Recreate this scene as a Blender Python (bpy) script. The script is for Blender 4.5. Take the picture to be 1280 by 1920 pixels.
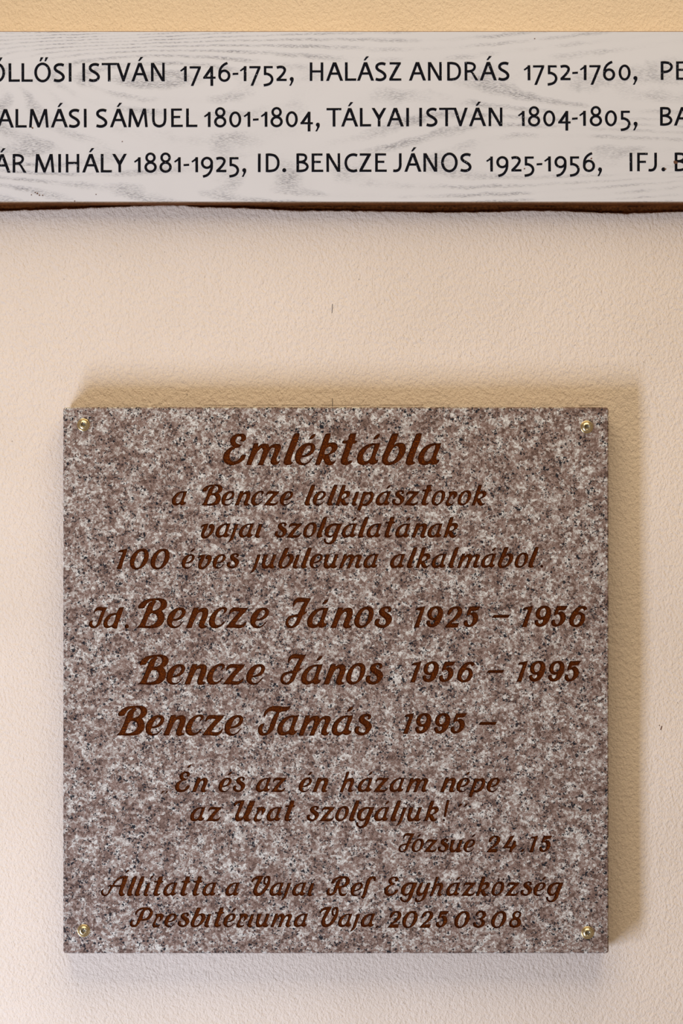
import bpy, bmesh, math, random
from mathutils import Vector, Matrix, noise
from mathutils.geometry import delaunay_2d_cdt

for o in list(bpy.data.objects): bpy.data.objects.remove(o)
SC = bpy.context.scene
COL = SC.collection
random.seed(7)

# ---------------------------------------------------------------- frame, camera, light
S = 0.400 / 1023            # metres per photo pixel on the plaque's face
DIST = 2.5                  # camera to plaque face
Y_PLAQUE = -0.028           # plaque face
Y_BOARD = -0.034            # white board face
CZ = 1.60                   # camera height
CAM_Y = Y_PLAQUE - DIST

def P(px, py, y):
    f = (y - CAM_Y) / DIST
    return Vector(((px - 640) * S * f, y, CZ + (960 - py) * S * f))

cam = bpy.data.cameras.new('camera'); co = bpy.data.objects.new('camera', cam); COL.objects.link(co)
co.location = (0, CAM_Y, CZ); co.rotation_euler = (math.radians(90), 0, 0)
cam.sensor_fit = 'HORIZONTAL'; cam.sensor_width = 36; cam.lens = 36 * DIST / (1280 * S)
cam.clip_start = 0.05
SC.camera = co
SC.view_settings.view_transform = 'Standard'; SC.view_settings.look = 'None'
SC.view_settings.exposure = 0.0; SC.view_settings.gamma = 1.0
SC.view_settings.use_curve_mapping = False

W = bpy.data.worlds.new('warm_interior'); SC.world = W; W.use_nodes = True
bg = W.node_tree.nodes['Background']
bg.inputs[0].default_value = (1.0, 0.87, 0.78, 1); bg.inputs[1].default_value = 0.25

def area(name, loc, target, sx, sy, col, power, spread=180):
    l = bpy.data.lights.new(name, 'AREA'); l.shape = 'RECTANGLE'; l.size = sx; l.size_y = sy
    l.color = col; l.energy = power; l.spread = math.radians(spread)
    o = bpy.data.objects.new(name, l); COL.objects.link(o); o.location = loc
    d = Vector(target) - Vector(loc)
    o.rotation_euler = d.to_track_quat('-Z', 'Y').to_euler()
    return o
# daylight from the open doorway low on the left, paler daylight from higher left, warm lamp bounce from above
area('doorway_daylight', (-0.76, -0.92, CZ - 0.80), (0, 0, CZ - 0.3), 0.22, 0.72, (0.50, 0.64, 1.0), 22)
area('warm_upper_light', (0.0, -0.90, CZ + 1.25), (0, 0, CZ + 0.1), 1.6, 1.4, (1.0, 0.92, 0.75), 20)

# ---------------------------------------------------------------- materials
def new_mat(name):
    m = bpy.data.materials.new(name); m.use_nodes = True
    nt = m.node_tree; b = nt.nodes['Principled BSDF']
    return m, nt, b
def N(nt, t, **kw):
    n = nt.nodes.new(t)
    for k, v in kw.items():
        if k.startswith('i_'): n.inputs[k[2:].replace('_', ' ')].default_value = v
        else: setattr(n, k, v)
    return n
def ramp(nt, fac, stops, interp='LINEAR'):
    r = nt.nodes.new('ShaderNodeValToRGB'); cr = r.color_ramp; cr.interpolation = interp
    while len(cr.elements) < len(stops): cr.elements.new(0.5)
    for e, (p, c) in zip(cr.elements, stops):
        e.position = p; e.color = (c[0], c[1], c[2], 1) if hasattr(c, '__len__') else (c, c, c, 1)
    nt.links.new(fac, r.inputs[0]); return r.outputs[0]
def mixc(nt, fac, a, b, mode='MIX'):
    m = nt.nodes.new('ShaderNodeMix'); m.data_type = 'RGBA'; m.blend_type = mode
    for s, v in ((m.inputs[0], fac), (m.inputs[6], a), (m.inputs[7], b)):
        if hasattr(v, 'links'): nt.links.new(v, s)
        else: s.default_value = v if not hasattr(v, '__len__') else (v[0], v[1], v[2], 1)
    return m.outputs[2]
def math_(nt, op, a, b=0.0):
    m = nt.nodes.new('ShaderNodeMath'); m.operation = op
    for s, v in ((m.inputs[0], a), (m.inputs[1], b)):
        if hasattr(v, 'links'): nt.links.new(v, s)
        else: s.default_value = v
    return m.outputs[0]
def coords(nt, scale=(1, 1, 1), rot=(0, 0, 0), loc=(0, 0, 0)):
    g = nt.nodes.new('ShaderNodeNewGeometry')
    mp = nt.nodes.new('ShaderNodeMapping'); mp.inputs['Scale'].default_value = scale
    mp.inputs['Rotation'].default_value = rot; mp.inputs['Location'].default_value = loc
    nt.links.new(g.outputs['Position'], mp.inputs[0]); return mp.outputs[0]
def noise_(nt, vec, scale, detail=2, rough=0.5, dist=0.0, out=0):
    n = nt.nodes.new('ShaderNodeTexNoise'); n.inputs['Scale'].default_value = scale
    n.inputs['Detail'].default_value = detail; n.inputs['Roughness'].default_value = rough
    n.inputs['Distortion'].default_value = dist; nt.links.new(vec, n.inputs['Vector'])
    return n.outputs[out]

def plaster():
    m, nt, b = new_mat('cream_textured_plaster')
    v = coords(nt, rot=(0, math.radians(-28), 0), scale=(1.2, 1, 0.9))
    v2 = coords(nt)
    n1 = noise_(nt, v, 400, 2.0, 0.55, 0.0)
    n2 = noise_(nt, v2, 190, 2, 0.5)
    n3 = noise_(nt, v2, 1100, 2, 0.5)
    h = math_(nt, 'ADD', math_(nt, 'ADD', math_(nt, 'MULTIPLY', n1, 1.0), math_(nt, 'MULTIPLY', n2, 0.6)), math_(nt, 'MULTIPLY', n3, 0.34))
    bp = nt.nodes.new('ShaderNodeBump'); bp.inputs['Strength'].default_value = 1.0; bp.inputs['Distance'].default_value = 0.00105
    nt.links.new(h, bp.inputs['Height']); nt.links.new(bp.outputs[0], b.inputs['Normal'])
    big = noise_(nt, v2, 9, 3, 0.5)
    c = ramp(nt, big, [(0.3, (0.79, 0.605, 0.42)), (0.7, (0.835, 0.645, 0.455))])
    # tiny dark pits
    sp = noise_(nt, v2, 420, 1, 0.5)
    c = mixc(nt, ramp(nt, sp, [(0.775, 0.0), (0.81, 0.6)]), c, (0.30, 0.22, 0.16))
    nt.links.new(c, b.inputs['Base Color']); b.inputs['Roughness'].default_value = 0.92
    b.inputs['Specular IOR Level'].default_value = 0.2
    return m

def granite():
    m, nt, b = new_mat('speckled_pink_brown_granite')
    v0 = coords(nt)
    wn = noise_(nt, v0, 900, 2, 0.6, 0, 1)
    va = nt.nodes.new('ShaderNodeVectorMath'); va.operation = 'MULTIPLY_ADD'
    nt.links.new(wn, va.inputs[0]); va.inputs[1].default_value = (0.0022,) * 3; nt.links.new(v0, va.inputs[2])
    v = va.outputs[0]
    def vor(scale, vec=v):
        n = nt.nodes.new('ShaderNodeTexVoronoi'); n.inputs['Scale'].default_value = scale
        nt.links.new(vec, n.inputs['Vector'])
        s = nt.nodes.new('ShaderNodeSeparateColor'); nt.links.new(n.outputs['Color'], s.inputs[0])
        return s.outputs
    a = vor(520); c2 = vor(1050)
    cl = noise_(nt, v0, 120, 4, 0.7)
    f = math_(nt, 'ADD', math_(nt, 'MULTIPLY', a[0], 0.42), math_(nt, 'MULTIPLY', c2[0], 0.26))
    f = math_(nt, 'ADD', f, math_(nt, 'MULTIPLY', math_(nt, 'SUBTRACT', cl, 0.5), 1.15))
    f = math_(nt, 'ADD', f, 0.16)
    col = ramp(nt, f, [(0.16, (0.105, 0.058, 0.037)), (0.36, (0.21, 0.124, 0.083)), (0.50, (0.295, 0.192, 0.135)),
                       (0.62, (0.40, 0.315, 0.235)), (0.84, (0.70, 0.61, 0.475))])
    fine = noise_(nt, v0, 1500, 2, 0.6)
    col = mixc(nt, 0.75, col, ramp(nt, fine, [(0.28, 0.45), (0.72, 1.45)]), 'MULTIPLY')
    # black mica specks, clustered
    k = vor(1300); k2 = noise_(nt, v0, 150, 2, 0.6)
    bl = math_(nt, 'ADD', k[1], math_(nt, 'MULTIPLY', math_(nt, 'SUBTRACT', k2, 0.5), 0.9))
    k3 = vor(680)
    bl2 = math_(nt, 'ADD', k3[2], math_(nt, 'MULTIPLY', math_(nt, 'SUBTRACT', k2, 0.5), 0.35))
    msk = math_(nt, 'MAXIMUM', ramp(nt, bl, [(0.915, 0.0), (0.928, 1.0)]), ramp(nt, bl2, [(0.968, 0.0), (0.973, 0.97)]))
    col = mixc(nt, msk, col, (0.012, 0.012, 0.013))
    nt.links.new(col, b.inputs['Base Color'])
    b.inputs['Roughness'].default_value = 0.45; b.inputs['Specular IOR Level'].default_value = 0.12
    bp = nt.nodes.new('ShaderNodeBump'); bp.inputs['Strength'].default_value = 0.25; bp.inputs['Distance'].default_value = 0.0002
    nt.links.new(fine, bp.inputs['Height']); nt.links.new(bp.outputs[0], b.inputs['Normal'])
    return m

def letter_paint():
    m, nt, b = new_mat('red_brown_letter_paint')
    v = coords(nt)
    n = noise_(nt, v, 900, 3, 0.65)
    n2 = noise_(nt, v, 25, 2, 0.5)
    c = ramp(nt, n, [(0.3, (0.036, 0.006, 0.0006)), (0.55, (0.092, 0.017, 0.0012)), (0.75, (0.25, 0.055, 0.003))])
    nt.links.new(c, b.inputs['Base Color']); b.inputs['Roughness'].default_value = 0.75
    b.inputs['Specular IOR Level'].default_value = 0.04
    bp = nt.nodes.new('ShaderNodeBump'); bp.inputs['Strength'].default_value = 0.8; bp.inputs['Distance'].default_value = 0.0006
    nt.links.new(n, bp.inputs['Height']); nt.links.new(bp.outputs[0], b.inputs['Normal'])
    return m

def limed_oak():
    m, nt, b = new_mat('white_limed_oak')
    v = coords(nt, scale=(1, 1, 1))
    # growth ring field: long along x, arched (cathedral) in the middle of the board
    vs = coords(nt, scale=(1.5, 1, 10.0), rot=(0, math.radians(2), 0), loc=(1.3, 0, 0.7))
    f = noise_(nt, vs, 1.0, 1.5, 0.35, 0.25)
    wob = noise_(nt, v, 60, 2, 0.5)
    r = math_(nt, 'MULTIPLY', math_(nt, 'ADD', f, math_(nt, 'MULTIPLY', wob, 0.012)), 46)
    fr = math_(nt, 'FRACT', r)
    line = ramp(nt, fr, [(0.0, 0.0), (0.30, 0.0), (0.62, 1.0), (0.80, 0.55), (0.92, 0.0)])
    # pores: short dashes along the grain
    vp = coords(nt, scale=(0.22, 1, 1.6), rot=(0, math.radians(4), 0))
    pores = noise_(nt, vp, 1700, 2, 0.6)
    pm = ramp(nt, pores, [(0.49, 0.0), (0.57, 1.0)])
    br = noise_(nt, coords(nt, scale=(0.5, 1, 1)), 38, 2, 0.6)
    bm = ramp(nt, br, [(0.40, 0.05), (0.66, 1.0)])
    fac = math_(nt, 'MULTIPLY', math_(nt, 'MULTIPLY', line, pm), bm)
    soft = math_(nt, 'MULTIPLY', line, bm)
    base = mixc(nt, noise_(nt, v, 14, 2, 0.5), (0.61, 0.55, 0.485), (0.67, 0.605, 0.535))
    c = mixc(nt, math_(nt, 'MULTIPLY', soft, 0.2), base, (0.42, 0.385, 0.36))
    c = mixc(nt, math_(nt, 'MULTIPLY', fac, 0.85), c, (0.20, 0.175, 0.165))
    nt.links.new(c, b.inputs['Base Color']); b.inputs['Roughness'].default_value = 0.5
    b.inputs['Specular IOR Level'].default_value = 0.3
    bp = nt.nodes.new('ShaderNodeBump'); bp.inputs['Strength'].default_value = 0.5; bp.inputs['Distance'].default_value = 0.0003
    bp.invert = True
    nt.links.new(fac, bp.inputs['Height']); nt.links.new(bp.outputs[0], b.inputs['Normal'])
    return m

def black_paint():
    m, nt, b = new_mat('worn_black_letter_paint')
    n = noise_(nt, coords(nt), 1100, 1, 0.5); n2 = noise_(nt, coords(nt), 30, 2, 0.5)
    f = math_(nt, 'ADD', n, math_(nt, 'MULTIPLY', math_(nt, 'SUBTRACT', n2, 0.5), 0.35))
    c = ramp(nt, f, [(0.755, (0.006, 0.0055, 0.007)), (0.80, (0.40, 0.38, 0.36))])
    nt.links.new(c, b.inputs['Base Color']); b.inputs['Roughness'].default_value = 0.75
    b.inputs['Specular IOR Level'].default_value = 0.045
    return m

def stained_wood(name, lo, hi):
    m, nt, b = new_mat(name)
    n = noise_(nt, coords(nt, scale=(0.08, 1, 1)), 700, 3, 0.6)
    n2 = noise_(nt, coords(nt), 600, 3, 0.7)
    f = math_(nt, 'MULTIPLY', math_(nt, 'ADD', n, n2), 0.5)
    nt.links.new(ramp(nt, f, [(0.38, lo), (0.62, hi)]), b.inputs['Base Color']); b.inputs['Specular IOR Level'].default_value = 0.05; b.inputs['Roughness'].default_value = 0.75
    return m

def brass():
    m, nt, b = new_mat('polished_brass')
    b.inputs['Base Color'].default_value = (0.80, 0.63, 0.34, 1); b.inputs['Metallic'].default_value = 1
    b.inputs['Roughness'].default_value = 0.24
    n = noise_(nt, coords(nt), 900, 2, 0.5)
    bp = nt.nodes.new('ShaderNodeBump'); bp.inputs['Strength'].default_value = 0.15; bp.inputs['Distance'].default_value = 0.0005
    nt.links.new(n, bp.inputs['Height']); nt.links.new(bp.outputs[0], b.inputs['Normal'])
    return m

def plain(name, c, r=0.8):
    m, nt, b = new_mat(name)
    n = noise_(nt, coords(nt), 800, 2, 0.6)
    nt.links.new(mixc(nt, n, [x * 0.75 for x in c], [min(1, x * 1.25) for x in c]), b.inputs['Base Color'])
    b.inputs['Roughness'].default_value = r
    return m

M_PLASTER = plaster(); M_GRAN = granite(); M_LET = letter_paint(); M_OAK = limed_oak(); M_BLK = black_paint()
M_BROWN = stained_wood('dark_brown_stained_wood', (0.035, 0.009, 0.002), (0.21, 0.062, 0.012))
M_EDGE = stained_wood('brown_worn_board_edge', (0.16, 0.085, 0.04), (0.30, 0.17, 0.085))
M_BRASS = brass(); M_DARKBRASS = plain('socket_shade_brass', (0.13, 0.085, 0.03), 0.5); M_PENCIL = plain('grey_pencil', (0.10, 0.08, 0.07)); M_RUST = plain('brown_resin_stain', (0.12, 0.045, 0.015))
M_LINE = plain('faint_pencil_line', (0.36, 0.25, 0.16))

# ---------------------------------------------------------------- mesh helpers
def link(name, me, mats, parent=None):
    o = bpy.data.objects.new(name, me); COL.objects.link(o)
    for m in (mats if isinstance(mats, (list, tuple)) else [mats]):
        if m.name not in me.materials: me.materials.append(m)
    if parent: o.parent = parent
    return o
def mesh_from(verts, faces, name='mesh'):
    me = bpy.data.meshes.new(name); me.from_pydata([tuple(v) for v in verts], [], faces); me.update(); return me
def tag(o, label, cat, group=None):
    o['label'] = label; o['category'] = cat
    if group: o['group'] = group
def empty(name, loc):
    o = bpy.data.objects.new(name, None); COL.objects.link(o); o.location = loc; o.empty_display_size = 0.02
    return o

# ---------------------------------------------------------------- setting: wall
# photo heights of the ragged plaster edge under the board
LIP = [(-200, 400), (-60, 397), (0, 395), (60, 393), (130, 391), (200, 388), (300, 384.5), (335, 384.5), (350, 386), (375, 388),
       (450, 389.5), (520, 393), (560, 395), (600, 394.5), (650, 395), (760, 396.5), (800, 398), (900, 397.5), (1000, 394.5), (1060, 395.5),
       (1130, 398.5), (1180, 400), (1230, 398), (1300, 396), (1480, 398)]
def lip_y(px):
    if px <= LIP[0][0]: return LIP[0][1]
    for (a, b), (c, d) in zip(LIP, LIP[1:]):
        if a <= px <= c: return b + (d - b) * (px - a) / (c - a)
    return LIP[-1][1]
BULGE = 0.015
def und(x, z, d):
    return 0.0012 * noise.noise(Vector((x * 9, z * 9, 3.1))) - BULGE * max(0.0, 1 - d / 0.20) ** 2
def build_wall():
    x0, x1, nx = -0.42, 0.42, 560
    rows = [0, 0.0004, 0.001, 0.002, 0.004, 0.008, 0.016, 0.03, 0.05] + [0.05 + 0.02 * i for i in range(1, 37)]
    vs, fs = [], []
    for i in range(nx + 1):
        x = x0 + (x1 - x0) * i / nx
        px = 640 + x / S
        zt = P(px, lip_y(px), -BULGE).z + 0.0005 * noise.noise(Vector((x * 160, 0, 0))) + 0.0003 * noise.noise(Vector((x * 700, 5, 0)))
        vs.append((x, 0.016, zt - 0.0003))
        for r in rows:
            y = und(x, zt - r, r)
            if r < 0.001: y += 0.0006 * (1 - r / 0.001) ** 2
            vs.append((x, y, zt - r))
    n = len(rows) + 1
    for i in range(nx):
        for j in range(n - 1):
            a = i * n + j; fs.append((a, a + 1, a + n + 1, a + n))
    me = mesh_from(vs, fs, 'wall_back'); me.polygons.foreach_set('use_smooth', [True] * len(fs))
    w = link('wall_back', me, M_PLASTER); w['kind'] = 'structure'
    bm = bmesh.new(); bm.from_mesh(me); bmesh.ops.recalc_face_normals(bm, faces=bm.faces); bm.to_mesh(me); bm.free()
    # wall above the board and the solid core behind
    zt = P(640, 58, 0).z
    vs = [(-0.42, 0, zt - 0.02), (0.42, 0, zt - 0.02), (0.42, 0, zt + 0.30), (-0.42, 0, zt + 0.30),
          (-0.42, 0.05, zt - 0.02), (0.42, 0.05, zt - 0.02), (0.42, 0.05, zt + 0.30), (-0.42, 0.05, zt + 0.30)]
    me = mesh_from(vs, [(0, 1, 2, 3), (5, 4, 7, 6), (4, 0, 3, 7), (1, 5, 6, 2), (3, 2, 6, 7), (4, 5, 1, 0)], 'wall_upper')
    u = link('wall_upper', me, M_PLASTER); u['kind'] = 'structure'
    return w
wall = build_wall()

def box(name, x0, x1, y0, y1, z0, z1, mat, parent=None, bev=0.0, seg=2):
    bm = bmesh.new(); bmesh.ops.create_cube(bm, size=1)
    for v in bm.verts:
        v.co = Vector((x0 if v.co.x < 0 else x1, y0 if v.co.y < 0 else y1, z0 if v.co.z < 0 else z1))
    if bev: bmesh.ops.bevel(bm, geom=bm.edges[:], offset=bev, segments=seg, affect='EDGES', profile=0.5)
    me = bpy.data.meshes.new(name); bm.to_mesh(me); bm.free()
    return link(name, me, mat, parent)

# ---------------------------------------------------------------- outline helpers
def smooth_contour(txt, k=5):
    """'x,y x,y! ...' -> closed polygon; '!' marks a corner, the rest are Catmull-Rom smooth."""
    pts = []
    for t in txt.split():
        c = t.endswith('!'); a, b = t.rstrip('!').split(','); pts.append((float(a), float(b), c))
    n = len(pts); out = []
    for i in range(n):
        p1, p2 = pts[i], pts[(i + 1) % n]; p0, p3 = pts[i - 1], pts[(i + 2) % n]
        if p1[2] and p2[2]:
            out.append(p1[:2]); continue
        L = math.hypot(p2[0] - p1[0], p2[1] - p1[1])
        def tang(a, b, c):
            # centripetal-ish tangent at b
            d1 = math.hypot(b[0] - a[0], b[1] - a[1]) or 1; d2 = math.hypot(c[0] - b[0], c[1] - b[1]) or 1
            tx = ((b[0] - a[0]) / d1 * d2 + (c[0] - b[0]) / d2 * d1) / (d1 + d2)
            ty = ((b[1] - a[1]) / d1 * d2 + (c[1] - b[1]) / d2 * d1) / (d1 + d2)
            return tx * L, ty * L
        m1 = tang(p0, p1, p2) if not p1[2] else None
        m2 = tang(p1, p2, p3) if not p2[2] else None
        ch = (p2[0] - p1[0], p2[1] - p1[1])
        if m1 is None: m1 = (2 * ch[0] - m2[0], 2 * ch[1] - m2[1]); m1 = (m1[0] * .8, m1[1] * .8)
        if m2 is None: m2 = (2 * ch[0] - m1[0], 2 * ch[1] - m1[1]); m2 = (m2[0] * .8, m2[1] * .8)
        for j in range(k):
            t = j / k; t2 = t * t; t3 = t2 * t
            h = (2 * t3 - 3 * t2 + 1, t3 - 2 * t2 + t, -2 * t3 + 3 * t2, t3 - t2)
            out.append((h[0] * p1[0] + h[1] * m1[0] + h[2] * p2[0] + h[3] * m2[0],
                        h[0] * p1[1] + h[1] * m1[1] + h[2] * p2[1] + h[3] * m2[1]))
    return out
def ccw(p):
    a = sum(p[i - 1][0] * p[i][1] - p[i][0] * p[i - 1][1] for i in range(len(p)))
    return list(p) if a > 0 else list(p)[::-1]
def circ(x, y, r, n=14):
    return [(x + r * math.cos(2 * math.pi * i / n), y + r * math.sin(2 * math.pi * i / n)) for i in range(n)]

# script glyphs: baseline, pixels per cap height, contours ('+' solid, '-' hole)
G = {}
def glyph(ch, base, K, *cs):
    sol, hol = [], []
    for c in cs:
        pts = smooth_contour(c[1:])
        (sol if c[0] == '+' else hol).append([(x / K, (base - y) / K) for x, y in pts])
    mx = min(x for x, y in sol[0])
    G[ch] = ([[(x - mx, y) for x, y in p] for p in sol], [[(x - mx, y) for x, y in p] for p in hol])
glyph('E', 578, 480, '+330,222! 375,224 405,200 412,150 385,115 330,103 260,113 200,150 168,205 178,265 212,300! 140,335 90,385 65,450 75,520 120,565 190,582 265,568 330,535 385,490 412,425! 375,418 340,430 318,465 290,500 240,520 190,510 165,470 170,410 200,360 250,325 310,308 350,272! 300,262 262,240 252,205 270,165 305,148 335,160 335,185 308,214!')
glyph('m', 578, 480, '+522,252! 597,243! 590,300! 640,262 700,253 745,268 757,302! 805,270 870,255 920,268 938,310 915,370 880,450 868,500 880,525 915,498! 905,545 860,575 810,578 775,550 778,500 805,430 832,360 835,325 810,318 775,345 740,405 700,490 665,580! 578,582! 620,490 650,400 660,345 645,325 610,350 565,405 525,485 490,580! 408,580! 450,460 490,360')
glyph('l', 578, 480, '+1125,110! 1160,98 1212,104! 1185,210 1140,330 1095,450 1080,510 1090,530 1112,528! 1098,558 1055,576 1000,580 967,555 972,500 1000,420 1050,290 1090,185')
glyph('e', 578, 480, '+302,455! 265,510 215,558 150,582 80,570 35,530 20,460 40,380 90,310 160,260 235,243 295,255 328,300 318,360 280,410 220,445 160,460 118,468 108,500 125,535 168,548 215,530 255,490 290,458!', '-128,430! 150,380 180,325 215,292 250,290 262,320 245,365 205,405 165,425')
glyph('k', 578, 480, '+478,110! 505,103 562,103! 548,170 520,250! 560,238 620,240 660,270 660,330 630,375 580,405 530,428! 550,480 570,520 600,522 632,488! 620,545 580,575 520,582 475,560 455,515 440,482! 418,530 398,578! 315,575! 360,460 400,330 440,210', '-468,412! 472,375 492,335 530,308 565,310 572,340 550,380 510,408')
glyph('t', 578, 480, '+850,102! 943,98! 920,205! 958,213! 945,240 890,260! 860,340 825,440 810,500 825,522 850,515 882,503! 865,545 820,570 760,580 715,560 705,510 725,440 765,330 788,258! 728,253! 726,235 738,212 790,212 818,190 822,150')
glyph('a', 573, 480, '+1257,238! 1235,310 1200,400 1182,465 1192,492 1228,483! 1215,530 1170,562 1120,567 1085,546! 1050,565 990,575 930,555 903,505 910,430 945,360 1005,295 1080,258 1150,243 1200,245', '-1162,278! 1110,292 1050,345 1010,400 995,460 1005,503 1040,515 1075,498 1110,455 1135,380 1155,320')
glyph('b', 573, 480, '+512,105! 555,95 612,97! 590,170 548,262! 600,240 660,238 705,260 722,310 710,390 675,450 620,510 550,555 470,578 400,570 362,525 365,450 400,370 450,250 488,155', '-615,325 590,292 545,312 500,370 465,440 450,500 470,527 510,520 560,480 600,410')
glyph('B', 540, 445, '+35,535! 85,495 125,420 165,330 200,230 235,165 285,136! 235,148 200,185 165,240! 120,247 75,243 68,215 95,175 150,130 230,100 320,90 420,92 480,115 508,165 500,215 470,255 425,280! 450,310 468,360 462,430 425,490 360,530 280,542 150,540', '-290,276! 300,220 325,170 350,143 330,128 372,126 400,150 408,190 390,230 350,258', '-180,502! 205,430 240,350 270,322 320,330 352,360 358,410 335,450 290,485 230,503')
glyph('n', 540, 445, '+903,232! 982,228! 975,265! 1020,240 1075,232 1115,250 1128,300 1110,380 1080,450 1070,490 1085,502 1112,497! 1100,525 1060,542 1010,545 980,520 980,480 1000,420 1030,340 1030,303 1005,300 965,330 930,400 900,470 875,540! 785,540! 830,430 870,320')
glyph('c', 543, 445, '+370,336! 410,318 440,285 447,255 420,228 375,225 310,245 240,300 190,370 170,440 180,500 220,540 280,545 330,530 385,490 430,430! 395,445 355,482 320,500 280,490 262,450 275,380 310,310 350,272 388,262 400,280 390,305')
glyph('z', 542, 445, '+480,345! 472,310 490,270 530,235 600,230 680,238 765,232! 730,290 670,350 610,420 567,482! 620,490 670,485 710,458 738,428! 730,480 690,525 640,545 540,540 420,540! 470,475 530,400 625,298! 575,290 530,298 500,318')
glyph('J', 543, 445, '+505,93! 465,165 425,240 405,298! 447,288! 420,325 378,350! 350,420 320,480 270,525 210,545 150,535 115,490 125,420 160,370 230,345 302,330! 340,260 370,200 397,155! 350,152 290,158 258,192 240,240! 228,200 235,150 270,105 330,80 400,88', '-296,378! 240,382 190,405 165,440 170,490 205,510 235,495 265,450')
glyph('o', 543, 445, '+540,215 600,225 635,260 645,320 625,400 575,475 510,525 430,545 375,520 348,470 355,400 390,320 450,250', '-525,262 485,290 450,350 430,420 428,480 455,500 500,490 540,430 560,350 562,290')
glyph('s', 543, 445, '+838,298! 875,303 905,275 905,240 865,216 800,218 745,245 715,295 730,345 785,388 815,425 818,465 793,495 752,492 720,468 725,435 742,413! 708,402 675,408 652,440 655,490 700,530 760,545 830,525 885,475 917,410 900,355 855,320 822,298 805,278 815,256 842,252 858,265 852,285')
glyph('1', 458, 325, '+75,178! 110,155 170,145 224,130! 205,200 170,300 125,458! 45,458! 78,380 110,290 145,198! 105,195 72,202!')
glyph('9', 455, 325, '+380,130 440,142 478,190 478,270 445,360 390,425 320,452 262,440 232,400 232,362 260,345 288,350! 290,385 315,402 343,385 355,343! 295,338 252,300 245,240 270,185 320,145', '-375,170 397,190 400,240 372,290 335,302 313,270 320,220 342,185')
glyph('2', 452, 325, '+540,250! 552,205 590,155 650,132 720,132 762,165 770,220 740,280 690,325 600,386! 722,380! 710,420 697,452! 498,452! 550,385 620,320 670,260 695,205 688,172 660,168 622,200 592,248! 565,262')
glyph('5', 455, 325, '+880,135! 1045,133! 1030,160 1000,195 950,202 905,207! 898,235! 945,218 988,240 1012,290 1005,350 970,400 920,435 855,450 805,430 788,385 805,348 850,342! 855,390 880,412 905,390 925,340 922,292 900,265 868,268 835,298! 832,265 850,200')
glyph('6', 447, 320, '+1200,182! 1185,145 1130,132 1060,150 1000,200 955,270 932,340 940,405 985,440 1050,448 1110,425 1155,370 1170,310 1150,250 1112,226 1070,225! 1095,190 1130,175 1150,208!', '-1075,260 1045,275 1015,320 1000,370 1015,405 1050,405 1085,370 1100,320 1098,275')
glyph('0', 380, 312, '+455,70 510,80 545,130 550,200 525,270 470,340 400,380 320,380 275,340 262,270 285,190 340,120 400,80', '-450,112 410,125 370,180 342,250 335,320 355,352 395,350 435,300 465,230 478,160 470,125')
glyph('4', 385, 255, '+450,140! 517,128! 480,200 415,290! 468,292! 505,205! 547,220! 532,268! 555,280! 520,315 500,330 475,385! 430,385! 447,325! 335,320! 390,240')
glyph('3', 255, 165, '+800,93 850,92 875,120 865,150 840,170! 862,195 858,225 825,250 785,256 750,238 745,208 770,197! 778,222 798,236 820,222 825,195 812,180 785,176! 785,165! 812,160 836,135 830,110 808,112 790,138! 770,140! 775,112')
glyph('8', 253, 163, '+1180,90 1208,105 1208,138 1192,160! 1210,190 1205,225 1170,250 1130,252 1098,235 1095,200 1112,175 1130,160! 1125,128 1145,98', '-1175,108 1158,120 1155,140 1170,150 1188,135 1190,114', '-1150,178 1128,190 1122,215 1140,230 1165,222 1172,195')
glyph('T', 550, 445, '+605,105! 570,155 530,185 480,190 432,207! 400,290 370,380 330,470 270,525 190,553 130,540 102,480 115,415 155,375 210,370! 185,410 172,460 185,505 220,510 255,460 290,370 325,280 378,203! 320,182 270,192 235,225 210,268! 188,255 200,200 250,140 320,107 400,102 500,115')
glyph('I', 545, 320, '+335,226! 300,290 270,370 240,450 200,510 140,542 80,535 50,495 60,450 90,425 122,428! 105,460 115,500 145,515 170,480 200,400 225,330 247,288! 200,275 160,290 130,342! 125,300 150,250 200,222 260,228')
glyph('d', 547, 320, '+508,232! 582,225! 555,300 520,400 490,480 475,550! 420,550 387,527! 340,545 290,540 265,500 275,430 320,365 390,325 462,318! 485,270', '-455,350! 400,360 355,410 330,470 345,508 385,505 425,450 445,400')
glyph('v', 388, 315, '+45,238! 70,195 115,178 165,175! 150,235 120,300 103,345 120,365 155,345 190,290 200,245! 165,248! 172,205 205,178 245,188 262,230 245,290 200,350 150,390 100,402 60,385 52,340 68,280 95,220!')
glyph('j', 388, 315, '+558,180! 617,177! 595,240 565,320 535,400 490,445 440,465! 480,410 510,330 540,240')
glyph('i', 388, 315, '+922,180! 974,177! 955,250 930,320 920,352 942,362! 930,385 890,392 862,375 870,320 900,240')
glyph('g', 388, 315, '+1052,169! 1025,240 990,320 965,400 930,455 860,490 800,475 768,430 775,402 807,402! 810,440 840,460 880,440 905,385 912,363! 870,387 825,380 790,345 785,290 805,235 860,190 930,168 1000,172', '-966,204! 915,210 870,250 850,300 850,345 880,352 915,320 945,260')
glyph('r', 480, 315, '+1045,272! 1105,264 1165,268 1187,300 1168,345 1135,378 1103,388! 1125,345 1118,316! 1090,340 1065,390 1055,435 1080,450 1130,423! 1120,460 1070,485 1012,482 1000,450 1025,390 1057,320')
glyph('p', 383, 315, '+568,172! 650,180! 700,170 725,210 718,280 690,335 640,375 580,390 552,383! 540,420 520,462! 470,455! 500,370 530,280', '-652,213! 612,228 582,290 560,350 592,353 635,320 665,270 668,228')
glyph('h', 360, 312, '+233,58! 282,52! 265,110 240,167! 290,148 335,150 352,190 335,250 310,310 320,328 347,313! 330,345 290,362 258,350 260,310 285,240 290,205 260,205 225,265 180,362! 130,360! 180,230')
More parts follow.
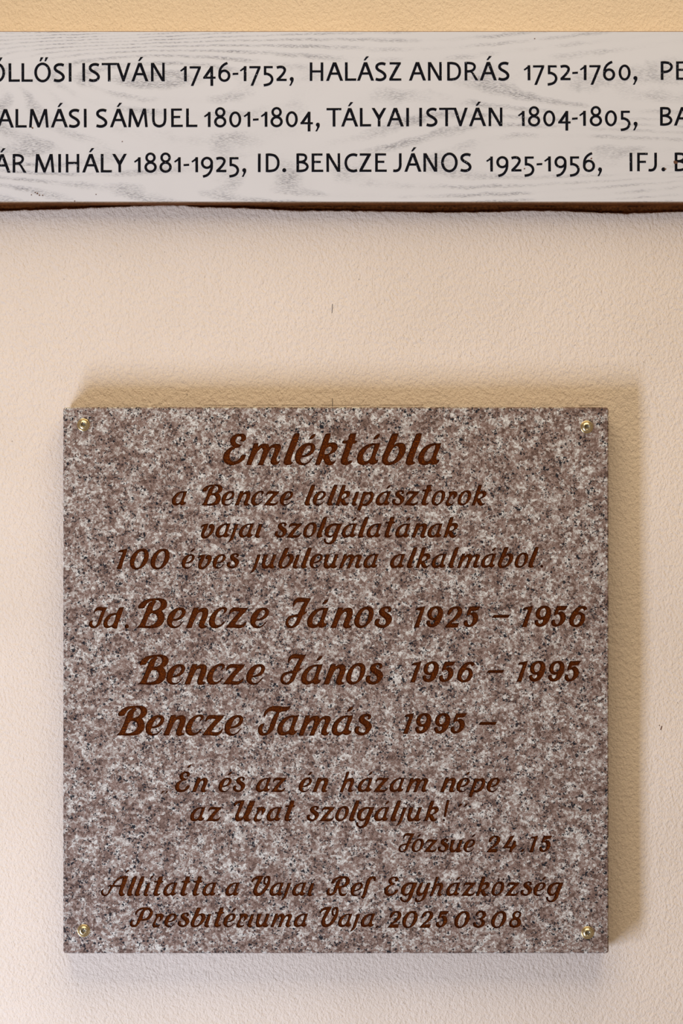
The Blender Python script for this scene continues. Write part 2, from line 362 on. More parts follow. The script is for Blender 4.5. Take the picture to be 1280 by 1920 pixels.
glyph('u', 366, 315, '+273,155! 347,150! 320,220 300,300 320,325 355,300 385,240 412,153! 472,150! 445,230 422,300 428,325 452,318! 440,350 400,370 352,353! 300,372 255,360 242,320 255,240')
glyph('U', 480, 315, '+700,245! 715,200 760,175 872,165! 850,230 810,320 780,400 792,430 830,420 860,370 900,270 947,170! 1032,167! 1000,250 960,340 928,420 938,445 967,433! 950,470 900,485 862,465 855,440! 810,470 750,482 722,455 725,400 760,310 792,213! 755,217 732,252! 712,255')
glyph('V', 402, 295, '+162,188! 190,140 240,108 352,104! 320,170 280,240 252,310 262,350 300,350 340,300 378,238! 352,228 345,180 362,130 400,100 440,105 452,160 435,240 390,320 330,380 260,405 210,390 190,340 205,280 245,190 267,148! 220,160 188,203!', '-398,132 378,160 376,200 388,215 404,185 410,150')
glyph('R', 402, 297, '+162,215! 180,170 250,120 350,100 420,115 450,160 435,220 390,260 327,275! 315,320 330,360 365,367 412,333! 390,385 340,407 290,385 275,330 268,290! 245,340 205,385 150,400 105,385 95,335 120,290 162,280! 140,320 150,360 180,355 205,300 235,215 265,165 310,138! 265,148 225,185 207,215!', '-290,250! 300,200 335,145 370,140 385,170 370,215 335,245')
glyph('f', 402, 297, '+835,158! 830,115 790,104 735,120 700,160 680,215 655,300 635,370 608,425! 645,450! 690,370 715,290 740,220 762,160 788,142 800,158! 803,182! 830,178!')
glyph('y', 402, 297, '+383,202! 432,190! 400,270 377,345 400,355 440,300 482,203! 537,200! 510,280 480,370 440,450 380,490 320,495 295,460 303,430 332,428! 345,465 375,465 405,430 427,374! 380,400 330,395 315,355 340,280')
glyph('P', 386, 297, '+178,200! 195,150 250,105 340,88 420,105 450,155 435,220 390,270 330,290 270,288! 240,340 200,380 150,387 110,365 105,320 130,285 172,278! 150,310 150,345 180,350 215,280 250,200 280,145 308,122! 258,135 225,162 207,202!', '-296,262! 310,200 340,140 380,130 400,160 380,215 340,252')
glyph('A', 400, 296, '+477,103! 455,180 425,260 400,340 412,365 432,358! 410,395 350,398 335,360 350,290 357,266! 300,262 250,264! 210,340 170,390 110,402 72,365 75,320 127,291! 105,330 115,370 150,375 190,310 217,262! 170,263! 190,240 237,235! 280,170 340,120 400,102', '-395,135! 350,150 300,190 276,232 320,238 363,234 385,180')
glyph('!', 400, 315, '+543,75! 588,83! 560,200 530,335! 495,335! 515,200', '+500,360 515,375 512,395 498,398 488,385 488,370')
glyph('acute', 578, 480, '+228,198! 258,145 290,118 337,108! 320,150 285,182')
glyph('comma', 390, 297, '+825,410! 840,370 887,358! 865,392')

# placement on the plaque: text, baseline px, cap height px, left edges px ('/' prefix on a char = acute accent)
LINES = [
 ("E m l é k t á b l a", 872, 60, [418, 461, 531, 552.5, 589.3, 638.4, 668.5, 715.3, 760, 783]),
 ("a B e n c z e l e l k i p á s z t o r o k", 948, 39.4, [321.7, 375.5, 414.5, 439.5, 470, 493.7, 524.2, 570.5, 585.7, 612.5, 628, 658.8, 668.7, 703.7, 734.5, 756.2, 789.5, 808.2, 834.5, 857, 883.2]),
 ("v a j a i s z o l g á l a t á n a k", 1008.3, 39.4, [375.6, 403.2, 425.2, 447, 477.6, 514.3, 536.2, 567.5, 593.2, 606.2, 640, 670.7, 686.5, 720.3, 740.4, 770.2, 800.7, 830]),
 ("1 0 0", 1067.3, 39, [218, 243, 282]),
 ("é v e s j u b i l e u m a a l k a l m á b o l", 1066.3, 39.4, [339.8, 370, 398, 424.8, 467.2, 490, 521, 548, 564, 579.8, 606, 635, 680.5, 730.5, 762, 778, 808.2, 840, 856.2, 901, 932.5, 964, 989.5]),
 ("I d", 1178, 40, [166.2, 193.2]),
 ("B e n c z e J á n o s", 1177.7, 55.6, [254.4, 312.5, 348, 391.4, 422.5, 468.7, 534.5, 575, 618.7, 663.4, 701.5]),
 ("1 9 2 5", 1176.9, 40.6, [775, 798.7, 832.5, 868.6]),
 ("1 9 5 6", 1175.9, 40.6, [977, 1001.5, 1032.5, 1066.5]),
 ("B e n c z e J á n o s", 1283.7, 55.6, [257, 311.5, 345, 387.2, 417, 461.2, 525, 564, 605.2, 648, 684.7]),
 ("1 9 5 6", 1279.7, 40, [768, 791.5, 822.5, 856.5]),
 ("1 9 9 5", 1278.7, 40, [967.5, 991, 1027, 1057.5]),
 ("B e n c z e T a m á s", 1379.2, 55.6, [217, 272.5, 305.5, 347.5, 378, 420.5, 483, 519, 559, 621.2, 663.7]),
 ("1 9 9 5", 1376.2, 39.5, [754.5, 777.7, 813.2, 844]),
 ("É n é s a z é n h á z a m n é p e", 1485.3, 39.4, [327.7, 359, 409, 436.2, 479, 507, 559.5, 585, 636, 669.7, 699, 729.5, 759.5, 824.2, 855, 877.5, 911.5]),
 ("a z U r a t s z o l g á l j u k !", 1540, 39.4, [356, 385.5, 437.5, 474.7, 499, 532.8, 574.5, 598, 627.7, 653.7, 666.7, 700.8, 731.5, 740.5, 762.7, 793.8, 831.3]),
 ("J ó z s u é", 1598, 35.2, [746.5, 771, 793.7, 820, 842, 868.2]),
 ("2 4", 1598.3, 32, [911, 941.5]),
 ("1 5", 1598.3, 32, [991, 1010]),
 ("Á l l í t a t t a a V a j a i R e f E g y h á z k o z s é g", 1680, 37.2, [189, 237.7, 252, 268.5, 287.2, 305.3, 338, 360.5, 378.7, 421.7, 470.5, 504.7, 525, 547, 575.7, 611.5, 656.5, 676.2, 719.7, 749.3, 777, 804.5, 835.5, 864, 891, 920.5, 945.5, 975, 999, 1023]),
 ("P r e s b i t é r i u m a V a j a", 1738.5, 37.4, [243, 285, 307.5, 332.7, 357, 382.5, 401.2, 418, 442.7, 463, 478.7, 506.5, 550, 598, 633, 654.5, 675.5]),
 ("2 0 2 5 0 3 0 8", 1739.7, 32, [725.7, 753.5, 785.5, 816.5, 851, 886, 920, 953.7]),
]
ACC = {'é': ('e', 26 / 60), 'á': ('a', 30.5 / 60), 'ó': ('o', 18 / 60), 'í': ('i', 12 / 39), 'Á': ('A', 45 / 37), 'É': ('E', 22.6 / 39.4)}
letters = []     # (solids, holes) in photo px on the plaque face
for txt, base, cap, lefts in LINES:
    for ch, L in zip(txt.split(), lefts):
        b, off = ACC.get(ch, (ch, None))
        bs = base - (0.0025 * (L - 340) if base == 1066.3 else 0)
        sol, hol = G[b]
        s2 = [[(L + x * cap, bs - y * cap) for x, y in p] for p in sol]
        h2 = [[(L + x * cap, bs - y * cap) for x, y in p] for p in hol]
        if off is not None:
            up = {'Á': 0.36, 'É': 0.35, 'í': 0.06}.get(ch, 0.0)
            for p in G['acute'][0]:
                s2.append([(L + (off + x) * cap, bs - (y + up) * cap) for x, y in p])
        letters.append((s2, h2))
n_glyphs = len(letters)
def add_poly(*polys): letters.append(([list(p) for p in polys], []))
def dash(x0, x1, y):
    add_poly([(x0, y + 3), (x0 + 4, y - 2.8), (x1, y - 3), (x1 - 3, y + 2.8)])
dash(921.5, 956, 1155.5); dash(911.5, 945, 1259); dash(896.5, 931.5, 1356.3)
add_poly(circ(237.5, 1174.4, 4.1)); add_poly(circ(1015.3, 1061.8, 2.9)); add_poly([(974, 1598), (978, 1592.5), (983, 1592), (980, 1597.3)])
# low and high quotation marks
for x in (300.3, 307.8): add_poly([(x, 1490), (x + 3.5, 1483.2), (x + 8, 1482.8), (x + 4.5, 1487)])
for x in (858.2, 868.8): add_poly([(x, 1513.6), (x + 3.6, 1507), (x + 9, 1506.4), (x + 5, 1512)])
add_poly([(703.2, 1741), (705, 1736.5), (710.5, 1735), (708, 1739)])
for x, y, r in ((672.5, 914.5, 1.5), (445.6, 976, 1.6), (562.5, 1032, 1.8), (489, 1033, 1.3), (545, 1649, 1.6), (589, 1649, 1.6),
                (934.5, 1648.5, 1.8), (943.8, 1648.5, 1.8), (703, 1677.5, 2.0), (410.2, 1677.5, 1.9), (761, 1507, 1.5), (673.8, 1707.5, 1.5),
                (845.7, 1737.5, 1.5), (914, 1737.5, 1.8), (981.8, 1737.5, 1.8), (492.3, 974, 1.4)):
    add_poly(circ(x, y, r, 10))

# ---------------------------------------------------------------- granite plaque with carved letters
def build_plaque():
    root = empty('granite_plaque', P(640, 1788, -0.006))
    tag(root, 'square speckled pink-brown granite memorial plaque engraved with red-brown script lettering', 'plaque')
    bx, bz = root.location.x, root.location.z
    # outline of the face with rounded corners (photo px)
    x0, y0, x1, y1, r, c = 118.5, 763.5, 1140.5, 1787.5, 5.5, 2.2
    def rrect(i):
        out = []
        for cx, cy, a0 in ((x1 - r, y1 - r, 0), (x0 + r, y1 - r, 90), (x0 + r, y0 + r, 180), (x1 - r, y0 + r, 270)):
            for k in range(5):
                a = math.radians(a0 + 22.5 * k); out.append((cx + (r - i) * math.cos(a), cy + (r - i) * math.sin(a)))
        return out
    face_out = rrect(c)
    verts, faces, owner = [], [], []
    def addp(p, own):
        s = len(verts); p = ccw(p); verts.extend(Vector(q) for q in p); faces.append(list(range(s, s + len(p)))); owner.append(own)
    addp(face_out, (-1, '+'))
    for li, (sol, hol) in enumerate(letters):
        for p in sol: addp(p, (li, '+'))
        for p in hol: addp(p, (li, '-'))
    V, E, F, ov, oe, of = delaunay_2d_cdt(verts, [], faces, 1, 1e-5, True)
    front, per = [], {}
    for f, src in zip(F, of):
        li, hole = None, set()
        for k in src:
            if owner[k][1] == '-': hole.add(owner[k][0])
        for k in src:
            if owner[k][0] >= 0 and owner[k][1] == '+' and owner[k][0] not in hole: li = owner[k][0]; break
        (front if li is None else per.setdefault(li, [])).append(f)
    def W3(p, y):
        q = P(p[0], p[1], y); return q
    # same lateral size at every depth: use the face plane for x/z
    def X(p, dy, inset=None):
        q = P(p[0], p[1], Y_PLAQUE); return (q.x - bx, Y_PLAQUE + dy + 0.006, q.z - bz)
    # slab : front triangles + chamfer + sides + back
    used = {}; vs, fs = [], []
    def vid(i):
        if i not in used: used[i] = len(vs); vs.append(X(V[i], 0))
        return used[i]
    for f in front:
        t = [vid(i) for i in f]
        fs.append(tuple(t[::-1]))
    loops = [[], [], [], []]
    outer = rrect(0)
    for p, q in zip(face_out, outer):
        loops[0].append(len(vs)); vs.append(X(p, 0))
        loops[1].append(len(vs)); vs.append(X(q, 0.0009))
        loops[2].append(len(vs)); vs.append(X(q, 0.022))
    n = len(outer)
    for a, b in ((0, 1), (1, 2)):
        for i in range(n):
            j = (i + 1) % n
            fs.append((loops[a][i], loops[a][j], loops[b][j], loops[b][i]))
    fs.append(tuple(loops[2]))
    me = mesh_from(vs, fs, 'granite_slab'); slab = link('stone_slab', me, M_GRAN, root)
    bm = bmesh.new(); bm.from_mesh(me)
    bmesh.ops.remove_doubles(bm, verts=bm.verts, dist=1e-7)
    for f in bm.faces:
        f.normal_update()
        if abs(f.normal.y) > 0.99 and f.calc_center_median().y < 0.0 - 0.02 and f.normal.y > 0: f.normal_flip()
    bm.to_mesh(me); bm.free()
    DEP = 0.0012
    for li in sorted(per):
        tris = per[li]
        cnt = {}
        for f in tris:
            for a, b in zip(f, list(f[1:]) + [f[0]]): cnt[(a, b)] = 1
        bnd = [(a, b) for (a, b) in cnt if (b, a) not in cnt]
        ids = {}; vs = []
        # inward normals on the boundary
        nrm = {}
        for a, b in bnd:
            d = Vector(V[b]) - Vector(V[a])
            if d.length < 1e-9: continue
            d.normalize(); nn = Vector((-d.y, d.x))        # left of a->b is the interior for CCW faces
            for i in (a, b): nrm[i] = nrm.get(i, Vector((0, 0))) + nn
        def low(i):
            p = Vector(V[i])
            if i in nrm and nrm[i].length > 1e-6: p = p + nrm[i].normalized() * (0.45 if li < n_glyphs else 0.12)
            return X(p, DEP)
        allid = sorted({i for f in tris for i in f})
        for i in allid: ids[i] = len(vs); vs.append(low(i))
        top = {}
        for a, b in bnd:
            for i in (a, b):
                if i not in top: top[i] = len(vs); vs.append(X(V[i], 0))
        fs = [tuple(ids[i] for i in f)[::-1] for f in tris]
        fs += [(top[a], top[b], ids[b], ids[a]) for a, b in bnd]
        me = mesh_from(vs, fs, 'engraved_letter')
        link('engraved_letter', me, M_LET, root)
    return root
plaque = build_plaque()

# ---------------------------------------------------------------- brass screws
def build_screw(px, py, label, rot):
    root = empty('brass_screw', P(px, py, Y_PLAQUE)); root.rotation_euler = (0, rot, 0)
    tag(root, label, 'screw', 'brass screws at the plaque corners')
    def lathe(name, prof, mat, hexf=None, seg=48):
        vs, fs = [], []
        for k, (r, h, hx) in enumerate(prof):
            for i in range(seg):
                a = 2 * math.pi * i / seg; rr = r
                if hx: rr = r * (1 + 0.13 * math.cos(6 * a))
                vs.append((rr * math.cos(a), -h, rr * math.sin(a)))
        for k in range(len(prof) - 1):
            for i in range(seg):
                j = (i + 1) % seg; fs.append((k * seg + i, k * seg + j, (k + 1) * seg + j, (k + 1) * seg + i))
        fs.append(tuple((len(prof) - 1) * seg + i for i in range(seg)))
        me = mesh_from(vs, fs, name); me.polygons.foreach_set('use_smooth', [True] * len(fs))
        bm = bmesh.new(); bm.from_mesh(me); bmesh.ops.recalc_face_normals(bm, faces=bm.faces); bm.to_mesh(me); bm.free()
        o = link(name, me, mat, root)
        return o
    mm = 0.001
    lathe('collar', [(4.7 * mm, 0.0, 0), (4.75 * mm, 0.35 * mm, 0), (4.6 * mm, 0.6 * mm, 0), (4.2 * mm, 0.7 * mm, 0), (4.0 * mm, 0.5 * mm, 0), (3.9 * mm, 0.2 * mm, 0)], M_BRASS)
    lathe('screw_head', [(4.0 * mm, 0.4 * mm, 0), (4.0 * mm, 0.9 * mm, 0), (3.7 * mm, 1.6 * mm, 0), (3.1 * mm, 2.25 * mm, 0), (2.4 * mm, 2.6 * mm, 0), (1.85 * mm, 2.72 * mm, 0),
                         (1.62 * mm, 2.66 * mm, 1), (1.5 * mm, 1.6 * mm, 1)], M_BRASS)
    lathe('socket', [(1.56 * mm, 2.55 * mm, 1), (1.48 * mm, 1.9 * mm, 1), (1.2 * mm, 1.62 * mm, 0), (0.3 * mm, 1.61 * mm, 0)], M_DARKBRASS)  # shade inside the recess is put into the colour as a darker brass
build_screw(156.5, 796.7, 'domed brass socket screw in the top left corner of the granite plaque', 0.3)
build_screw(1099.5, 800.8, 'domed brass socket screw in the top right corner of the granite plaque', 1.0)
build_screw(156.7, 1745, 'domed brass socket screw in the bottom left corner of the granite plaque', 0.7)
build_screw(1101, 1748.8, 'domed brass socket screw in the bottom right corner of the granite plaque', 0.1)

# ---------------------------------------------------------------- white name board
# sans capitals: units are photo px, y up from the baseline; strokes and polygons
def stroke(pts, w, smooth=False, k=5):
    """ribbon of width w (number or list) around a polyline, butt ends"""
    if smooth:
        out = []
        n = len(pts)
        for i in range(n - 1):
            p0 = pts[max(i - 1, 0)]; p1 = pts[i]; p2 = pts[i + 1]; p3 = pts[min(i + 2, n - 1)]
            for j in range(k):
                t = j / k
                out.append(tuple(0.5 * ((2 * p1[c]) + (-p0[c] + p2[c]) * t + (2 * p0[c] - 5 * p1[c] + 4 * p2[c] - p3[c]) * t * t + (-p0[c] + 3 * p1[c] - 3 * p2[c] + p3[c]) * t ** 3) for c in (0, 1)))
        out.append(tuple(pts[-1])); pts = out
    Lf, Rt = [], []
    n = len(pts)
    for i, p in enumerate(pts):
        a = pts[max(i - 1, 0)]; b = pts[min(i + 1, n - 1)]
        dx, dy = b[0] - a[0], b[1] - a[1]; L = math.hypot(dx, dy) or 1
        nx, ny = -dy / L, dx / L
        Lf.append((p[0] + nx * w / 2, p[1] + ny * w / 2)); Rt.append((p[0] - nx * w / 2, p[1] - ny * w / 2))
    return Lf + Rt[::-1]
def ring(cx, cy, rx, ry, w, wv=None, n=30):
    wv = wv or w
    e = lambda a, b: [(cx + a * math.cos(2 * math.pi * i / n), cy + b * math.sin(2 * math.pi * i / n)) for i in range(n)]
    return e(rx, ry), e(rx - w, ry - wv)
def rect(x0, y0, x1, y1): return [(x0, y0), (x1, y0), (x1, y1), (x0, y1)]
w_ = 5.1; H = 34.6
acuteA = [(12.6, 38.2), (16, 38.0), (22.8, 45.6), (17.6, 45.8)]
A_ = [[(0, 0), (5.4, 0), (17.4, 32), (17.4, H), (13, H)], [(32, 0), (26.4, 0), (14.8, 31), (14.8, H), (19.4, H)], rect(7.5, 11.4, 24.5, 15.6)]
E_ = [rect(0, 0, 5, H), rect(0, 0, 21.8, 4.2), rect(0, 16.8, 17.2, 20.8), rect(0, H - 4.0, 20.4, H)]
O_o, O_i = ring(15.6, 17.2, 15.6, 18.6, 5.1, 4.6)
S_ = [stroke([(19.3, 30.6), (14, 32.2), (8, 31.6), (3.6, 28.5), (2.9, 24.2), (5.8, 20.4), (11, 17.4), (16, 13.8), (18.6, 9.4), (17.2, 4.8), (12.2, 2.0), (6.5, 1.7), (0.8, 3.2)], w_, True)]
SG = {
 'A': (A_, []), 'Á': (A_ + [acuteA], []), 'E': (E_, []), 'S': (S_, []),
 'I': ([rect(0, 0, 5.1, H)], []), 'L': ([rect(0, 0, 5.1, H), rect(0, 0, 21, 4.3)], []),
 'O': ([O_o], [O_i]),
 'Ő': ([O_o, [(10, 38.2), (12.8, 38), (17.6, 45.6), (12.2, 45.6)], [(19.3, 38.2), (22, 38), (26.6, 45.6), (21.3, 45.6)]], [O_i]),
 'T': ([rect(0, H - 4, 27.8, H), rect(11.4, 0, 16.6, H)], []),
 'V': ([[(0, H), (5.4, H), (15.4, 5), (15.4, 0), (11.6, 0)], [(27.2, H), (21.8, H), (12, 5), (12, 0), (15.6, 0)]], []),
 'N': ([rect(0, 0, 4.8, H), rect(21.2, 0, 25.8, H), [(0, H), (5.8, H), (25.8, 0), (20.2, 0)]], []),
 'H': ([rect(0, 0, 4.8, H), rect(20.4, 0, 25.3, H), rect(3, 15.8, 22, 19.8)], []),
 'Z': ([rect(0.6, H - 4.2, 21.6, H), rect(0, 0, 22.6, 4.2), [(0, 0), (5, 2), (21.4, H - 3), (21.4, H), (16, H - 1), (0, 4)]], []),
 'D': ([rect(0, 0, 5, H), stroke([(2, H - 2.1), (9, H - 2.1), (17, 30.5), (22.2, 24.5), (23.6, 17.2), (22, 9.5), (17, 4), (9, 2.1), (2, 2.1)], w_ - .4, True)], []),
 'R': ([rect(0, 0, 5, H), stroke([(2, H - 2), (9, H - 2), (16, 30.8), (19, 26), (17, 20.5), (11.5, 17.6), (2, 16.8)], w_ - .5, True), [(10, 18.5), (14, 16.8), (17, 14), (26, 0), (20.4, 0), (13, 13.5), (8, 17)]], []),
 'P': ([rect(0, 0, 5, H), stroke([(2, H - 2), (9, H - 2), (16.5, 30.8), (20.4, 25.5), (18.4, 19.6), (12, 15.6), (2, 14.6)], w_ - .5, True)], []),
 'M': ([[(0, 0), (4.8, 0), (7.5, H), (2.4, H)], [(36.6, 0), (31.8, 0), (28.6, H), (33.6, H)], [(2.6, H), (8, H), (20.6, 4), (19.4, 0), (16, 0)], [(33.4, H), (28, H), (17.2, 4), (16, 0), (20, 0)]], []),
 'U': ([stroke([(2.5, H), (2.5, 22), (2.7, 12), (5.5, 4.8), (13.4, 1.6), (21.3, 4.8), (24.2, 12), (24.4, 22), (24.4, H)], w_ - .2, True)], []),
 'B': ([rect(0, 0, 5, H), stroke([(2, H - 2), (9, H - 2), (15.5, 31.5), (18, 27), (16, 21.8), (10, 19), (2, 18.6)], w_ - .6, True), stroke([(2, 18.4), (11, 18.2), (18, 15), (20.8, 9.8), (17.5, 4.4), (10.5, 2.1), (2, 2.1)], w_ - .5, True)], []),
 'C': ([stroke([(24, 30.8), (18, 32.4), (11, 31.2), (5, 26), (2.6, 17.5), (4.6, 8.8), (10, 3.2), (17.5, 1.6), (24, 3.2)], w_ - .2, True)], []),
 'J': ([stroke([(13.6, H), (13.6, 20), (13.4, 10), (10.6, 4), (5.4, 1.8), (0.4, 2.2)], w_ - .2, True)], []),
 'F': ([rect(0, 0, 4.9, H), rect(0, 15.6, 16.4, 19.6), rect(0, H - 4, 19.8, H)], []),
 'Y': ([rect(11.4, 0, 16.4, 16.5), [(0, H), (5.5, H), (16.4, 17.5), (16.4, 14), (11.4, 14)], [(27.4, H), (22, H), (11.4, 17.5), (11.4, 14), (16.4, 14)]], []),
 '1': ([rect(7.4, 0, 12.4, 28), [(0, 20.4), (1.6, 18), (9, 22.5), (12.4, 28), (10.2, 28.2)]], []),
 '2': ([stroke([(0.4, 25), (6, 26.4), (12, 25.6), (15.4, 21.5), (13.6, 15.5), (8, 8.5), (1.2, 1.8)], w_ - .3, True), rect(0, 0, 19, 4.2)], []),
 '4': ([[(0, 4.6), (4.6, 4.6), (18, 24), (18, 28), (14.4, 28), (0, 7)], rect(0, 4.6, 23.4, 8.4), rect(13.6, -8.8, 18.8, 28)], []),
 '5': ([rect(2, 24, 18, 28), rect(1.2, 12, 5.8, 28), stroke([(1.6, 13.4), (8, 13.2), (14.4, 9.4), (16.8, 3), (14, -3.4), (8.5, -6.6), (0.8, -8)], w_ - .4, True)], []),
 '6': ([ring(11.5, 10.2, 11.4, 11.6, 4.9, 4.4)[0], stroke([(17.4, 34), (11.5, 31.2), (6, 26), (3, 19), (2.5, 10)], w_ - .5, True)], [ring(11.5, 10.2, 11.4, 11.6, 4.9, 4.4)[1]]),
 '7': ([rect(0, 24, 20.6, 28), [(16, 25), (21, 28), (21, 24.5), (7.2, -8.8), (2.2, -8.6)]], []),
 '8': ([ring(11.4, 9.6, 11.6, 10.6, 4.9, 4.4)[0], ring(11.4, 27.4, 9.8, 9.6, 4.7, 4.2)[0]], [ring(11.4, 9.6, 11.6, 10.6, 4.9, 4.4)[1], ring(11.4, 27.4, 9.8, 9.6, 4.7, 4.2)[1]]),
 '9': ([ring(11.5, 17.4, 11.4, 11.4, 4.9, 4.4)[0], stroke([(20.4, 17.4), (20, 7), (16.5, -1), (11, -6), (3.8, -8.2)], w_ - .4, True)], [ring(11.5, 17.4, 11.4, 11.4, 4.9, 4.4)[1]]),
 '0': ([ring(11.3, 14, 11.3, 15, 4.9, 4.3)[0]], [ring(11.3, 14, 11.3, 15, 4.9, 4.3)[1]]),
 '-': ([[(0, 11.4), (10.6, 12), (10.6, 15.8), (0, 15.2)]], []),
 ',': ([circ(5, 3.6, 3.8, 12), [(8.8, 4), (8.4, 0), (3.6, -9), (0.2, -8.6), (3, -4), (4, 1)]], []),
 '.': ([circ(4, 3.4, 3.8, 12)], []),
}
ROWS = [
 (153.4, -0.0029, "Ő L L Ő S I I S T V Á N 1 7 4 6 - 1 7 5 2 , H A L Á S Z A N D R Á S 1 7 5 2 - 1 7 6 0 , P E",
  [-21.5, 16.2, 40.3, 64.3, 100.3, 128.9, 154.5, 166.1, 190.8, 217.8, 246.2, 283, 337.6, 355.3, 380.7, 409, 436, 449.4, 467.3, 493.3, 518.2, 541.7,
   580.5, 611, 646.6, 669, 703.2, 729.5, 766.3, 802, 838, 870.7, 899, 933.5, 981.5, 999, 1025.5, 1050.3, 1072.5, 1086.7, 1104.5, 1130, 1159.2, 1185.7, 1238.3, 1267]),
 (239.2, -0.0030, "A L M Á S I S Á M U E L 1 8 0 1 - 1 8 0 4 , T Á L Y A I I S T V Á N 1 8 0 4 - 1 8 0 5 , B A",
  [-6, 29, 54.5, 95.3, 128.7, 157.3, 180, 206, 240.3, 285, 320.8, 348.8, 382.2, 401.3, 429.5, 456.7, 474, 488.7, 507, 535.5, 563, 590.6,
   612, 639.3, 674.5, 696.5, 724.7, 761.2, 785.7, 798.7, 823, 849.3, 879, 915.7, 970.8, 989.5, 1018, 1046, 1072, 1085.5, 1105.3, 1133.5, 1162.5, 1186, 1237, 1263]),
 (323.7, -0.0022, "Á R M I H Á L Y 1 8 8 1 - 1 9 2 5 , I D . B E N C Z E J Á N O S 1 9 2 5 - 1 9 5 6 , I F J . B",
  [-12.3, 23.7, 65.3, 109.3, 123.4, 154, 188.8, 210.5, 251.3, 270.8, 299, 326.3, 344, 358.8, 376.5, 405.2, 429, 452.7,
   483.3, 498, 528.7, 555.5, 584, 611.8, 645.3, 673.5, 703, 736.5, 757.8, 793.5, 826.7, 862.5, 911.3, 930, 958.3, 982.3, 1005.7, 1020, 1039, 1067.3, 1092.3, 1119.3, 1180, 1194, 1215, 1239.3, 1264.5]),
]
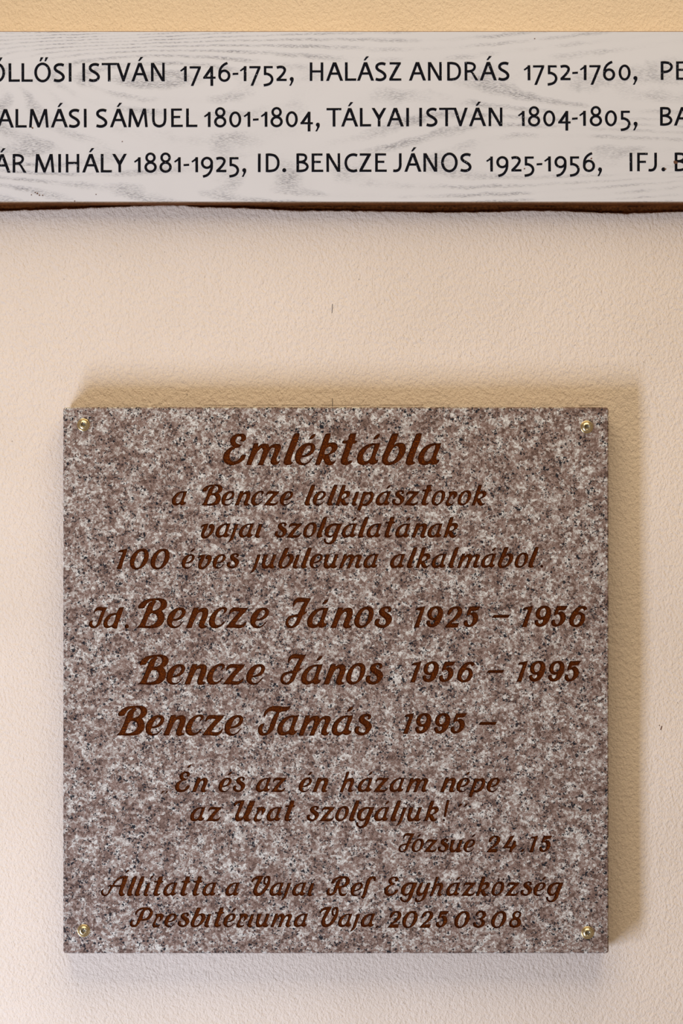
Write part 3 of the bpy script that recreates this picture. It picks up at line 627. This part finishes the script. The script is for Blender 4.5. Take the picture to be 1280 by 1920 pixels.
def build_board():
    root = empty('name_board', P(640, 380, -0.001))
    tag(root, 'long white limed oak board with three rows of black names and years', 'sign')
    base = root.location
    z0 = P(640, 380.5, Y_BOARD).z; z1 = P(640, 58.5, Y_BOARD).z; x0, x1 = -0.36, 0.36
    yb = -0.0012; c = 0.0009
    prof = [(yb, z0), (Y_BOARD + c, z0), (Y_BOARD, z0 + c), (Y_BOARD, z1 - c * .5), (Y_BOARD + c * .5, z1), (yb, z1)]
    mats = [1, 2, 0, 2, 0, 1]
    vs, fs, mi = [], [], []
    for x in (x0, x1):
        for y, z in prof: vs.append((x - base.x, y - base.y, z - base.z))
    n = len(prof)
    for i in range(n):
        j = (i + 1) % n; fs.append((i, j, n + j, n + i)); mi.append(mats[i])
    fs.append(tuple(range(n))[::-1]); mi.append(0); fs.append(tuple(range(n, 2 * n))); mi.append(0)
    me = mesh_from(vs, fs, 'board_panel')
    o = link('board_panel', me, [M_OAK, M_BROWN, M_EDGE], root)
    for p, m in zip(me.polygons, mi): p.material_index = m
    bm = bmesh.new(); bm.from_mesh(me); bmesh.ops.recalc_face_normals(bm, faces=bm.faces); bm.to_mesh(me); bm.free()
    # letters: raised paint 0.15 mm, mesh shared between alike letters
    TH = 0.00015
    cache = {}
    def letter_mesh(ch):
        if ch in cache: return cache[ch]
        sol, hol = SG[ch]; verts, faces, own = [], [], []
        for lst, t in ((sol, '+'), (hol, '-')):
            for p in lst:
                s = len(verts); p = ccw(p); verts.extend(Vector(q) for q in p); faces.append(list(range(s, s + len(p)))); own.append(t)
        V, E, F, ov, oe, of = delaunay_2d_cdt(verts, [], faces, 1, 1e-5, True)
        # a hole of one ring does not cut the strokes of the same glyph that cross it, except in 8/6/9/0/O where only rings count
        keep = []
        nsol = len(sol)
        for f, src in zip(F, of):
            S_in = {k for k in src if k < nsol}; H_in = {k - nsol for k in src if k >= nsol}
            # holes belong to the solids of the same index
            if any(k not in H_in for k in S_in) : keep.append(f)
        cnt = {(a, b) for f in keep for a, b in zip(f, list(f[1:]) + [f[0]])}
        vs, fs, top, bot = [], [], {}, {}
        u = S * ((Y_BOARD - TH - CAM_Y) / DIST)
        def vt(i):
            if i not in top: top[i] = len(vs); vs.append((V[i][0] * u, -TH, V[i][1] * u))
            return top[i]
        def vb(i):
            if i not in bot: bot[i] = len(vs); vs.append((V[i][0] * u, 0.00002, V[i][1] * u))
            return bot[i]
        for f in keep: fs.append(tuple(vt(i) for i in f))
        for a, b in cnt:
            if (b, a) not in cnt: fs.append((vt(b), vt(a), vb(a), vb(b)))
        me = mesh_from(vs, fs, 'painted_letter'); me.materials.append(M_BLK); cache[ch] = me
        return me
    for b0, sl, txt, lefts in ROWS:
        for ch, L in zip(txt.split(), lefts):
            me = letter_mesh(ch)
            q = bpy.data.objects.new('painted_letter', me); COL.objects.link(q); q.parent = root
            q.location = P(L, b0 + sl * L, Y_BOARD) - base
            q.rotation_euler = (0, -0.003 + random.uniform(-0.006, 0.006), 0)
    # resin stains
    for px, py, r in ((1266.5, 304.8, 3.6), (1247, 317, 1.6), (1108, 297.2, 1.4), (983, 316.5, 1.2), (61, 239.5, 1.5), (70, 362.5, 1.4), (74, 366, 1.2), (66, 361, 1.0), (80, 366.5, 1.0),
                      (59, 365.5, 0.9), (180, 364.5, 0.9), (229, 265.5, 1.0), (1002, 72.5, 1.0), (140, 377, 0.9)):
        vs = []; n = 10
        for i in range(n):
            a = 2 * math.pi * i / n; rr = r * random.uniform(0.65, 1.2) * S
            vs.append((rr * 1.2 * math.cos(a), -0.00022, rr * math.sin(a)))
        vs += [(x * 1.05, 0.0, z * 1.05) for x, y, z in vs]
        fs = [tuple(range(n))] + [(i, i + n, (i + 1) % n + n, (i + 1) % n) for i in range(n)]
        o = link('resin_spot', mesh_from(vs, fs, 'resin_spot'), M_RUST, root); o.location = P(px, py, Y_BOARD) - base
    # dark backing strip behind, half covered by the plaster edge
    zb = P(640, 412, 0.006).z
    o = box('backing_strip', x0, x1, -0.0122, 0.013, zb, z0, M_BROWN, None)
    o.parent = root; o.matrix_parent_inverse = Matrix.Translation(-base)
    return root
board = build_board()

# ---------------------------------------------------------------- small marks on the wall (parts of the wall)
def mark(name, pts, wpx, mat):
    vs, fs = [], []
    for i, (px, py) in enumerate(pts):
        q = P(px, py, 0); y = und(q.x, q.z, P(px, lip_y(px), -BULGE).z - q.z) - 0.0002; a = pts[max(i - 1, 0)]; b = pts[min(i + 1, len(pts) - 1)]
        d = Vector((b[0] - a[0], -(b[1] - a[1]))).normalized(); nn = Vector((-d.y, d.x)) * wpx * S / 2
        vs += [(q.x + nn.x, y, q.z + nn.y), (q.x - nn.x, y, q.z - nn.y), (q.x, y + 0.002, q.z)]
    for i in range(len(pts) - 1):
        for k in range(3):
            fs.append((i * 3 + k, i * 3 + (k + 1) % 3, i * 3 + 3 + (k + 1) % 3, i * 3 + 3 + k))
    return link(name, mesh_from(vs, fs, name), mat, wall)
mark('pencil_mark', [(623, 571), (622.6, 579), (622.2, 588)], 1.1, M_PENCIL)
mark('pencil_mark', [(622.8, 747), (623.2, 755), (623.4, 762)], 1.1, M_PENCIL)
mark('paint_chip', [(1238, 1368.5), (1239.3, 1364.5), (1240.3, 1361.5)], 2.0, M_RUST)
mark('paint_chip', [(1234.8, 1359.5), (1236.5, 1360.5)], 1.4, M_RUST)
for a, b in ((382, 470), (474, 520), (528, 596), (604, 700), (712, 800), (1085, 1128)):
    mark('pencil_line', [(x, 759.4 + random.uniform(-.4, .4)) for x in range(a, b, 9)], 0.6, M_LINE)
